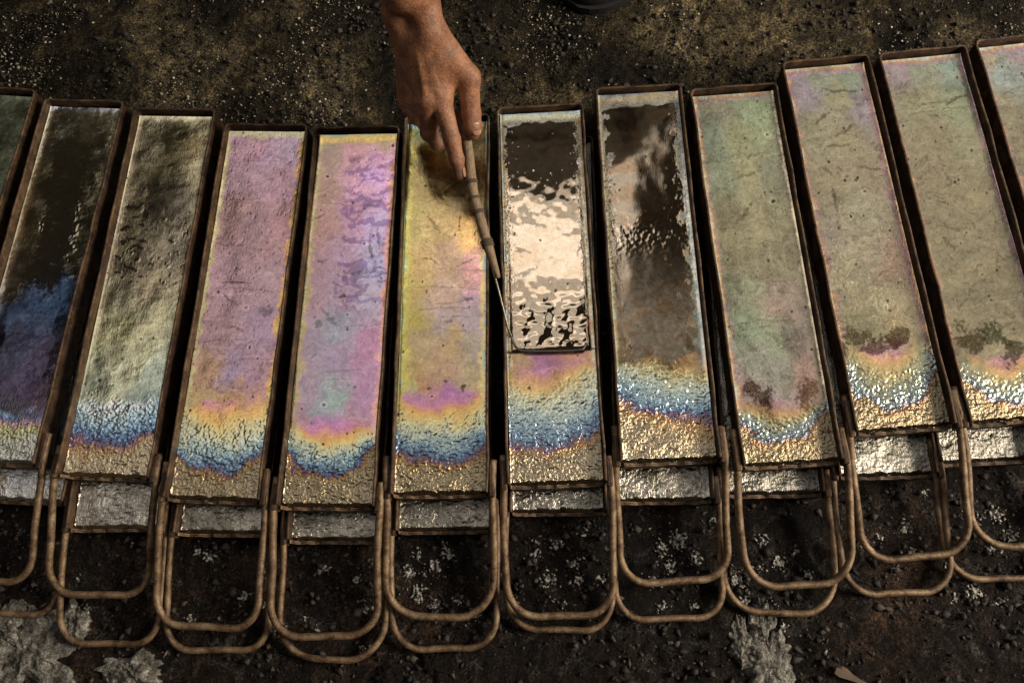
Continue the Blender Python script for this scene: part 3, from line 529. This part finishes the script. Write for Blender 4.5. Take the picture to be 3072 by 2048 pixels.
    if key in (6, 7) and not low:                               # reddish oxide shreds along the walls
        n = fbm(X/.0022, Y/.0026, 98+key, 3); zone = (1-sstep(.006, .013, (dl if key == 6 else dl)+.003*w1))*sstep(.15, .2, Y)*(1-sstep(.33, .36, Y))+.5*(1-sstep(.007, .014, dr+.003*w1))*sstep(.14, .2, Y)
        q = (sstep(.25, .4, n)*np.clip(zone, 0, 1)*.9)[:, None]; C = C*(1-q)+srgb('5a3028')*1.2*q; rough = rough*(1-q[:, 0])+.35*q[:, 0]; grainy += .3*q[:, 0]
    # ---- relief
    rw = (1-sstep(.30, .62, s)) if not low else np.ones(len(X))
    if yend > 0: rw = rw*(1-sstep(yend-.012, yend+.012, wy))
    n1 = fbm(X/.0062, Y/.0052, sd+20, 1); n2 = fbm(X/.0031, Y/.0027, sd+21, 2, .55); rid = fbm(X/.018, Y/.014, sd+22, 2)
    pits = -.00035*sstep(.55, .8, fbm(X/.0045, Y/.0045, sd+25, 2)) if key in (3, 4, 5, 8) else 0.
    pits = -.00030*sstep(.55, .8, fbm(X/.0045, Y/.0045, sd+25, 2)) *(.6 if key == 3 else .25) if key in (3, 5, 8) else 0.; crum = (.00016 if key in (0, 1) else .00005 if key == 2 else 0)*fbm(X/.013, Y/.006, sd+24, 4); z = rw*(.00030*n1+.00048*n2+.00060*rid)+(1-rw)*(1-clean)*(.000022*n1+.00003*hor+.00002*fib+crum+pits)
    z += (1-rw)*(.00025*fbm(X/.03, Y/.03, sd+23, 2)+.0007*fbm(X/.055, Y/.09, sd+26, 1)*(0 if key in (6, 7) else .4 if key == 2 else 1))*(1-.6*clean)
    z += .0009*np.exp(-de/.0022)+(.0022 if key in (6, 7) else .0012)*np.exp(-db/(.007 if key in (6, 7) else .004))
    if key == 9 and not low: z += .00016*fbm(X/.0022+5*w1, Y/.0022, 88, 2)*np.exp(-((Y-.17)/.09)**2)*(1-rw)
    if key in (6, 7) and not low:
        z += (1-rw)*clean*(.00022*fbm(X/.026, Y/.030, 66, 2)+.00010*fbm(X/.015, Y/.018, 70, 2) if key == 6 else .00017*fbm(X/.036, Y/.05, 67, 1)+.00003*fbm(X/.016, Y/.024, 69, 2)+.00005*np.exp(-((Y-.245)/.012)**2)*fbm(X/.008, Y/.004, 75, 1))
    if key == 7 and not low: z += clean*.00008*fbm(X/.005, Y/.004, 67, 2)*np.exp(-((Y-.25)/.02)**2)
    if key == 6 and not low:
        inr = sstep(0, .004, de-.0035)
        up_ = sstep(by-.0005, by+.0035, Y+.0*w3)*(.25+.75*inr); z += .0024*up_*np.exp(-np.clip(Y-by, 0, 1)/.10)
        wr = np.exp(-((Y-by-.032)/.024)**2)*inr; z += wr*(.0015*fbm(X/.018, Y/.0115, 70, 2, .35)+.00012*fbm(X/.008, Y/.006, 73, 1))
        z += np.exp(-((Y-by-.009)/.0045)**2)*inr*.0007*fbm(X/.012, Y/.004, 72, 2)
        bl = np.exp(-np.clip(by-Y, 0, 1)/.010)*(Y < by); z += -.0006*bl
    z = z*np.clip(1, 0, 1)+.018
    z -= .0035*(1-sstep(0, .004, Y))
    if low: z -= .001
    C = np.clip(C, .01, .97)
    ny = len(ys); nx = len(xs)
    V = np.c_[X, Yg, z]
    skirt = np.c_[xs, Yg[:nx]+.0008, np.full(nx, .0046)]
    V = np.r_[skirt, V]; C = np.r_[C[:nx], C]; rough = np.r_[rough[:nx], rough]; grainy = np.r_[grainy[:nx], grainy]
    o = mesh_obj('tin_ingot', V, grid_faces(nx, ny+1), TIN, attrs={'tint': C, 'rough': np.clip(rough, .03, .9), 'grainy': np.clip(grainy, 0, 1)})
    o.location = (pos[0], pos[1], ZB[row]); o.rotation_euler = (0, 0, pos[2]); return o

ULAB = {0: ('grey green', 'cut off by the left photo edge'), 1: ('dark blue and black', 'first full one from the left'), 2: ('olive and deep blue', 'between the dark blue ingot and the dusty pink one'),
 3: ('evenly dusty pink', 'left of the lilac one'), 4: ('lilac and bright pink', 'with sharp violet patches'), 5: ('gold and peach', 'beneath the pointing fingers'),
 6: ('mirror bright cream', 'being skimmed by the wire scraper'), 7: ('mirror bright brown and orange', 'right of the scraped one'), 8: ('pale green', 'with two brown blots near its front'),
 9: ('khaki brushed', 'with a pink and blue ring near its front'), 10: ('khaki', 'with a grey torn patch, second from the right edge'), 11: ('khaki and pale blue', 'cut off by the right photo edge')}
for k, p in UPPER.items():
    hl = {2: .1175, 3: .1244, 4: .1249, 5: .1177, 6: .1272, 7: .1161, 8: .1167, 9: .1239}.get(k, .120)
    t = make_tray(k, 'u', p, hl, -.002)
    a, b = ULAB[k]
    tag(t, f'rusty upper row mould tray holding the {a} ingot', 'mould tray', 'upper row of mould trays')
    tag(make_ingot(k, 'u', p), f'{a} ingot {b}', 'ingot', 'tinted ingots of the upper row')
for k, p in LOWER.items():
    t = make_tray(k, 'l', p, .116, 0.)
    a = ULAB[k][0]
    tag(t, f'rusty lower row mould tray directly under the {a} ingot', 'mould tray', 'lower row of mould trays')
    tag(make_ingot(k, 'l', p), f'rough grey lower ingot end under the {a} ingot', 'ingot', 'rough ingots of the lower row')

# ------------------------------------------------------------------ person: one arm and hand reaching in
def v(n): return np.array(J[n], float)
def make_person():
    h = .0014
    wrist, fore = v('wrist'), v('fore'); d = (fore-wrist)/np.linalg.norm(fore-wrist)
    elbow = wrist+d*.20+np.array([.01, .06, -.02]); 
    side = v('wristR')-v('wristL'); side /= np.linalg.norm(side)
    lo = np.minimum.reduce([v(k) for k in J]+[elbow])-.035; hi = np.maximum.reduce([v(k) for k in J]+[elbow])+.035
    hi[0] += .01
    nn = np.ceil((hi-lo)/h).astype(int)+1; ax = [lo[i]+h*np.arange(nn[i]) for i in range(3)]
    BIG = .05
    def fld(): return np.full(nn, BIG, np.float32)
    def add(D, a, b, ra, rb, k, m=.03):
        a, b = np.asarray(a, float), np.asarray(b, float); R = max(ra, rb)+m
        sl = []
        for i in range(3):
            p = max(0, int((min(a[i], b[i])-R-lo[i])/h)); q = min(nn[i], int((max(a[i], b[i])+R-lo[i])/h)+2); sl.append(slice(p, q))
        x = ax[0][sl[0]][:, None, None]; y = ax[1][sl[1]][None, :, None]; z = ax[2][sl[2]][None, None, :]
        ab = b-a; L2 = max(ab@ab, 1e-9)
        t = np.clip(((x-a[0])*ab[0]+(y-a[1])*ab[1]+(z-a[2])*ab[2])/L2, 0, 1)
        dd = np.sqrt((x-a[0]-t*ab[0])**2+(y-a[1]-t*ab[1])**2+(z-a[2]-t*ab[2])**2)-(ra+t*(rb-ra))
        o = D[tuple(sl)]
        if k > 0:
            hh = np.clip(.5+.5*(o-dd)/k, 0, 1); D[tuple(sl)] = o*(1-hh)+dd*hh-k*hh*(1-hh)
        else: D[tuple(sl)] = np.minimum(o, dd)
    P = fld()
    wl, wr = v('wristL'), v('wristR')
    el = elbow-side*.012; er = elbow+side*.012
    add(P, wl+d*.004, el, .0165, .031, .012); add(P, wr+d*.004, er, .0165, .032, .012); add(P, wrist+d*.05, elbow, .026, .038, .012)
    mid = lambda a, b, t: a*(1-t)+b*t
    base = {'i': mid(wl, wr, .80), 'm': mid(wl, wr, .55), 'r': mid(wl, wr, .30), 'p': mid(wl, wr, .08)}
    for f, ra, rb in (('i', .0135, .0112), ('m', .0135, .0112), ('r', .0130, .0105), ('p', .0125, .0095)):
        add(P, base[f]-d*.004, v(f+'mcp'), ra, rb, .010)
    add(P, v('cmc'), v('tmcp'), .0150, .0118, .010); add(P, v('web0'), v('web1'), .0130, .0085, .012)
    add(P, v('web0'), mid(v('tmcp'), v('imcp'), .5)+np.array([0, .012, .004]), .012, .007, .012)
    # palm flesh beneath the metacarpals
    dn = np.array([-.004, .008, -.018]); add(P, mid(wl, wr, .5)+dn*.6, mid(v('mmcp'), v('rmcp'), .5)+dn, .014, .012, .012)
    add(P, mid(wl, wr, .2)+dn*.6, v('pmcp')+dn*.6, .012, .009, .012)
    for f, r0 in (('i', .0112), ('m', .0114), ('r', .0106), ('p', .0095)): add(P, v(f+'mcp'), v(f+'mcp')+np.array([0, -.001, .0006]), r0, r0, .006)
    nrm = np.array([-.15, -.55, .82]); nrm /= np.linalg.norm(nrm)
    for f in 'imr': add(P, mid(base[f], v(f+'mcp'), .3)+nrm*.0122, v(f+'mcp')+nrm*.0100, .0018, .0024, .004)
    add(P, wl+d*.012-side*.004+nrm*.006, wl+d*.013-side*.004+nrm*.006, .0125, .0125, .008)
    F = fld()
    def finger(js, rs):
        G = fld()
        for i in range(len(js)-1): add(G, js[i], js[i+1], rs[i], rs[i+1], .0025)
        for j, r0 in zip(js[1:-1], rs[1:-1]): add(G, j, j+1e-4, r0*1.06, r0*1.06, .002)
        np.minimum(F, G, out=F)
    finger([v('imcp'), v('ipip'), v('idip'), v('itip')], [.0105, .0090, .0079, .0064])
    finger([v('mmcp'), v('mpip'), v('mdip'), v('mtip')], [.0105, .0092, .0082, .0066])
    finger([v('rmcp'), v('rpip'), v('rdip'), v('rtip')], [.0100, .0088, .0078, .0064])
    finger([v('pmcp'), v('ppip'), v('pdip'), v('ptip')], [.0090, .0078, .0070, .0058])
    T = v('ttip'); tdir = (T-v('tip_ip'))/np.linalg.norm(T-v('tip_ip'))
    finger([v('tmcp'), v('tip_ip'), T-tdir*.006, T+tdir*.001], [.0116, .0102, .0098, .0072])
    k = .006; hh = np.clip(.5+.5*(P-F)/k, 0, 1); D = P*(1-hh)+F*hh-k*hh*(1-hh)
    # extensor tendons and a few folds
    # ---- surface nets
    S = D < 0; nx, ny, nz = D.shape
    corner = np.stack([S[i:nx-1+i, j:ny-1+j, l:nz-1+l] for i in (0, 1) for j in (0, 1) for l in (0, 1)])
    cnt = corner.sum(0); act = (cnt > 0) & (cnt < 8); idx = -np.ones(act.shape, np.int64); cells = np.argwhere(act); idx[act] = np.arange(len(cells))
    acc = np.zeros((len(cells), 3)); num = np.zeros(len(cells)); cs = [(i, j, l) for i in (0, 1) for j in (0, 1) for l in (0, 1)]
    vals = np.stack([D[cells[:, 0]+i, cells[:, 1]+j, cells[:, 2]+l] for i, j, l in cs], 1)
    for a in range(8):
        for b in range(a+1, 8):
            df = np.abs(np.array(cs[a])-np.array(cs[b]))
            if df.sum() != 1: continue
            m = (vals[:, a] < 0) != (vals[:, b] < 0); t = vals[m, a]/(vals[m, a]-vals[m, b])
            acc[m] += np.array(cs[a])+t[:, None]*(np.array(cs[b])-np.array(cs[a])); num[m] += 1
    V = lo+h*(cells+acc/num[:, None])
    quads = []
    for axn in range(3):
        o1, o2 = [(1, 2), (2, 0), (0, 1)][axn]
        sl0 = [slice(None)]*3; sl1 = [slice(None)]*3; sl0[axn] = slice(0, -1); sl1[axn] = slice(1, None)
        a, b = S[tuple(sl0)], S[tuple(sl1)]; e = np.argwhere(a != b); inside = a[tuple(e.T)]
        ok = (e[:, o1] > 0) & (e[:, o2] > 0) & (e[:, o1] < D.shape[o1]-1) & (e[:, o2] < D.shape[o2]-1); e = e[ok]; inside = inside[ok]
        def cell(d1, d2):
            c = e.copy(); c[:, o1] -= d1; c[:, o2] -= d2; return idx[tuple(c.T)]
        q = np.stack([cell(1, 1), cell(0, 1), cell(0, 0), cell(1, 0)], 1); q[~inside] = q[~inside][:, ::-1]; quads.append(q)
    Q = np.concatenate(quads); Q = Q[(Q >= 0).all(1)]
    dirt = np.zeros(len(V))
    for n_, r0 in (('itip', .016), ('ttip', .010), ('mtip', .018), ('mdip', .014)): dirt = np.maximum(dirt, .65*np.exp(-(np.linalg.norm(V-v(n_), axis=1)/r0)**2))
    # wrinkles across the thumb and finger joints
    def folds(j, a, amp, n=3, sp=.0026):
        nonlocal V
        ad = (v(a)-v(j)); ad /= np.linalg.norm(ad); t = (V-v(j))@ad; r = np.linalg.norm(V-v(j)-t[:, None]*ad, axis=1); wgt = np.exp(-(t/(.0035))**2)*(r < .013)
        c = v(j)+t[:, None]*ad; nd = V-c; nd /= np.linalg.norm(nd, axis=1)[:, None]+1e-9
        V = V-nd*(amp*wgt*(.5+.5*np.cos(t/sp*6.283+2*nd[:, 0])))[:, None]
    folds('tip_ip', 'ttip', .0007); folds('ipip', 'idip', .0006); folds('idip', 'itip', .0005); folds('mpip', 'mdip', .0005)
    o = mesh_obj('person', V, Q, SKIN, attrs={'dirt': dirt})
    tag(o, 'bare brown arm reaching in from above, hand pinching the wooden scraper handle', 'person')
    # nails
    def nail(tip, axis, normal, r, wd, ln):
        axis = axis/np.linalg.norm(axis); normal = normal-axis*(normal@axis); normal /= np.linalg.norm(normal); sidev = np.cross(axis, normal)
        VV = []; n1, n2 = 11, 13
        for i in range(n2):
            for jx in range(n1):
                a = (jx/(n1-1)-.5)*2; b = (i/(n2-1)-.5)*2; rx = math.sqrt(max(0, 1-abs(b)**3.5*.98))
                ang = a*rx*wd/r
                VV.append(tip+axis*b*ln/2+(normal*math.cos(ang)+sidev*math.sin(ang))*(r-.0002-.0012*max(0, abs(b)-.55)))
        VV = np.array(VV); FF = grid_faces(n1, n2); no = mesh_obj('fingernail', VV, FF, NAIL, o)
        sm = no.modifiers.new('thick', 'SOLIDIFY'); sm.thickness = .0008; sm.offset = 0
    camd = np.array([0, 0, CAM['h']])-T; camd /= np.linalg.norm(camd)
    nail(T-tdir*.0058, tdir, camd+np.array([.5, 0, 0]), .0103, .0062, .0145)
    it = v('itip'); idr = it-v('idip')
    nail(it-idr/np.linalg.norm(idr)*.002, idr, np.array([.9, -.15, .25]), .0074, .0045, .011)
    # sleeve and shoulder of the dark shirt, out of the frame
    sh = np.array([.17, .90, .66])
    path = smooth_path([elbow+(sh-elbow)*t+np.array([0, 0, .02*math.sin(t*3)]) for t in (-.02, .25, .6)]+[sh, sh+np.array([.08, .07, .02]), sh+np.array([.13, .16, -.14]), sh+np.array([.13, .20, -.36])], 5)
    n = len(path); V2, F2 = tube(path, [.047+.05*sstep(4, 15, np.float64(i))+.07*sstep(15, n-6, np.float64(i)) for i in range(n)], 20)
    mesh_obj('shirt', V2, F2, CLOTH, o)
    return o
person = make_person()

# ------------------------------------------------------------------ scraper: bamboo stick, cord bindings, bent wire
sc = empty('scraper', STICK[-1]); inv = Vector(STICK[-1])
def rel(P): return [Vector(p)-inv for p in P]
sp = smooth_path(rel(STICK), 6); n = len(sp)
rad = []
for i in range(n):
    t = i/(n-1); r0 = .0060-.0007*t+.00012*math.sin(i*1.7)
    if t > .86: r0 *= 1-.55*(t-.86)/.14
    rad.append(r0)
V, F = tube(sp, rad, 16); mesh_obj('stick', V, F, BAMBOO, sc)
def binding(c, dirv, r, turns):
    dirv = dirv.normalized(); a = dirv.orthogonal().normalized(); b = dirv.cross(a); P = []
    for i in range(turns*14+1):
        q = 2*math.pi*i/14; P.append(c+dirv*(.0014*i/14-.0007*turns)+(a*math.cos(q)+b*math.sin(q))*(r+.0003*math.sin(i*1.1)))
    V, F = tube(P, .00085, 6); mesh_obj('cord_binding', V, F, CORD, sc)
S_ = rel(STICK)
for i, turns in ((2, 3), (3, 2), (4, 3), (5, 6)): binding(S_[i], S_[i+1]-S_[i-1], .0060, turns)
V, F = tube(smooth_path(rel(WIRE), 6), .0014, 10); mesh_obj('wire_blade', V, F, WIREM, sc)
tag(sc, 'bamboo stick scraper bound with cord, bent wire blade lying across the bright molten tin', 'scraper')

# ------------------------------------------------------------------ shoe tip at the far edge
def make_shoe(x, y):
    t = empty('shoe', (x, y, 0), math.radians(-68))
    n1, n2 = 30, 20; V = []
    for i in range(n1):
        u = i/(n1-1); L = .27*u; hwid = .046*math.sqrt(max(0, 1-(1-min(1, u/.22))**2))*(1-.18*math.sin(math.pi*min(1, max(0, (u-.35)/.4))))*math.sqrt(max(.0, 1-max(0, (u-.95)/.05)**2))
        top = .030+.035*sstep(.2, .75, np.float64(u)); top *= math.sqrt(max(.02, min(1, u/.10)))
        for jn in range(n2):
            a = 2*math.pi*jn/n2; cz = math.sin(a); V.append((math.cos(a)*max(hwid, .001), L, .013+(cz*top if cz > 0 else cz*.008)))
    F = [(i*n2+k, i*n2+(k+1) % n2, (i+1)*n2+(k+1) % n2, (i+1)*n2+k) for i in range(n1-1) for k in range(n2)]
    mesh_obj('upper', V, F, SHOEM, t)
    V = []; 
    for i in range(n1):
        u = i/(n1-1); L = -.003+.276*u; hwid = .050*math.sqrt(max(0, 1-(1-min(1, u/.22))**2))*(1-.18*math.sin(math.pi*min(1, max(0, (u-.35)/.4))))+.001
        V += [(-hwid, L, .001), (hwid, L, .001), (hwid, L, .010), (-hwid, L, .010)]
    F = [(i*4+k, i*4+(k+1) % 4, (i+1)*4+(k+1) % 4, (i+1)*4+k) for i in range(n1-1) for k in range(4)]
    mesh_obj('sole', V, F, SHOEM, t, smooth=False)
    tag(t, 'black shoe tip on the dark ground at the top edge of the photo', 'shoe')
make_shoe(SHOE[0], SHOE[1])

# ------------------------------------------------------------------ dross crusts and spatter on the ground in front
CL = ['largest grey dross crust on the ground in the bottom left corner', 'small grey dross crust at the left photo edge above the largest crust', 'bent grey dross crust right of the largest crust', 'round grey dross crust at the bottom, right of the largest crust',
      'pale grey dross crust running off the bottom edge, right of the middle', 'narrow pale dross strip under a lower handle loop, above the pale crust', 'thin dross sliver left of the narrow pale strip', 'small shiny dross lump touching the left side of the pale crust',
      'dull dark dross lump below the handles, left of the middle', 'faint small dross lump at the bottom edge left of the middle']
for i, (cx, cy, ra, rb) in enumerate(CRUST):
    nr, na = 22, 72; V = [(0, 0, 0)]; r_ = np.linspace(0, 1, nr)[1:]; A = np.linspace(0, 2*np.pi, na, endpoint=False)
    out = 1+.42*fbm(np.cos(A)*1.6+i*5, np.sin(A)*1.6, 200+i, 5, .6)
    RR, AA = np.meshgrid(r_, A, indexing='ij'); px = RR*np.cos(AA)*ra*out[None]; py = RR*np.sin(AA)*rb*out[None]
    hh = .0035 if i > 7 else .0075; hgt = hh*(1-RR**5)*(.65+.5*fbm((px+cx)/.018, (py+cy)/.018, 220+i, 4)+.25*fbm((px+cx)/.005, (py+cy)/.005, 240+i, 2))
    z = ground_h((px+cx).ravel(), (py+cy).ravel()).reshape(px.shape)*(.6)+hgt-.004*(RR > .97)
    V = np.r_[[[0, 0, z[0].mean()]], np.stack([px, py, z], 2).reshape(-1, 3)]
    F = [(0, 1+k, 1+(k+1) % na) for k in range(na)]+[(1+a*na+k, 1+(a+1)*na+k, 1+(a+1)*na+(k+1) % na, 1+a*na+(k+1) % na) for a in range(nr-2) for k in range(na)]
    o = mesh_obj('dross_crust', V, F, CRUSTM if i < 8 else GROUND); o.location = (cx, cy, 0); o.rotation_euler = (0, 0, -CAM['roll'])
    V3 = None
    tag(o, CL[i], 'dross', 'dross crusts on the ground')
P = []; Sz = []
r = np.random.RandomState(9)
for (cx, cy, rad_) in SPAT:
    m = int(6+1500*rad_); n_arm = r.randint(3, 7); A0 = r.rand(n_arm)*6.283; LEN = rad_*(.5+1.0*r.rand(n_arm)); w_ = r.randint(0, n_arm, m)
    t = r.rand(m)**.8; bend = (r.rand(n_arm)-.5)*2.0
    a = A0[w_]+bend[w_]*t+.35*r.randn(m); q = t*LEN[w_]
    P.append(np.c_[cx+np.cos(a)*q, cy+np.sin(a)*q]+.0010*r.randn(m, 2)); Sz.append(.0004+.0016*r.rand(m)**3+(r.rand(m) < .015)*.002)
LV = []; LF = []; nb = 0; LS = []
for i, (cx, cy, rad_) in enumerate(SPAT):
    st = .00065; m = int(2.2*rad_/st); gx_ = (np.arange(m)-m/2)*st; A_, B_ = [q.ravel() for q in np.meshgrid(gx_, gx_)]
    A_ = A_+st*.6*(r.rand(len(A_))-.5); B_ = B_+st*.6*(r.rand(len(B_))-.5)
    d = np.hypot(A_, B_)/rad_; n1 = fbm((A_+cx)/.009, (B_+cy)/.009, 300+i, 4); n2 = fbm((A_+cx)/.0032, (B_+cy)/.0032, 400+i, 3)
    val = .30-abs(n1)*.42-.62*d+.20*n2
    zz = ground_h(A_+cx, B_+cy)+.0010+.0016*n2+.0012*n1
    f = grid_faces(m, m); keep = (val[f].mean(1) > 0); f = f[keep]
    LV.append(np.c_[A_+cx, B_+cy, zz]); LF.append(f+nb); nb += m*m; LS.append(np.clip(.42+.8*n2+.3*n1+.5*np.minimum(val, .2), 0, 1))
LV = np.concatenate(LV); LF = np.concatenate(LF); LS = np.concatenate(LS); used = np.unique(LF); rm = -np.ones(len(LV), int); rm[used] = np.arange(len(used))
tag(mesh_obj('lacy_tin_crust', LV[used], rm[LF], SPATM, smooth=True, attrs={'shade': LS[used]}), 'thin lacy grey tin crust spread over the black ground under the handles', 'crust', kind='stuff')
P = np.concatenate(P); Sz = np.concatenate(Sz); P += .0008*r.randn(*P.shape)
z = ground_h(P[:, 0], P[:, 1])+Sz*.4
tag(shards('tin_spatter', np.c_[P, z], Sz, SPATM, 7, .28), 'small bright tin spatter strewn on the black ground beneath the handles', 'spatter', kind='stuff')
# spatter stuck on two of the handles is part of that strewn tin; one wood splinter at the bottom edge
V = []; F = []
for i in range(9):
    u = i/8; w0 = .006*(1-.75*u)*(1 if i else .6); V += [(-.022+.044*u, -w0+.004*u, .002), (-.022+.044*u, w0+.002*math.sin(i), .002), (-.022+.044*u, w0*.8, .0065-.002*u), (-.022+.044*u, -w0*.8+.003*u, .006-.002*u)]
for i in range(8):
    for k in range(4): F.append((i*4+k, i*4+(k+1) % 4, (i+1)*4+(k+1) % 4, (i+1)*4+k))
F += [(3, 2, 1, 0), (32, 33, 34, 35)]
o = mesh_obj('wood_splinter', V, F, WOOD, smooth=False); o.location = (SPLINT[0], SPLINT[1], .0); o.rotation_euler = (0, 0, -.6)
tag(o, 'brown wood splinter lying at the bottom edge of the photo', 'splinter')
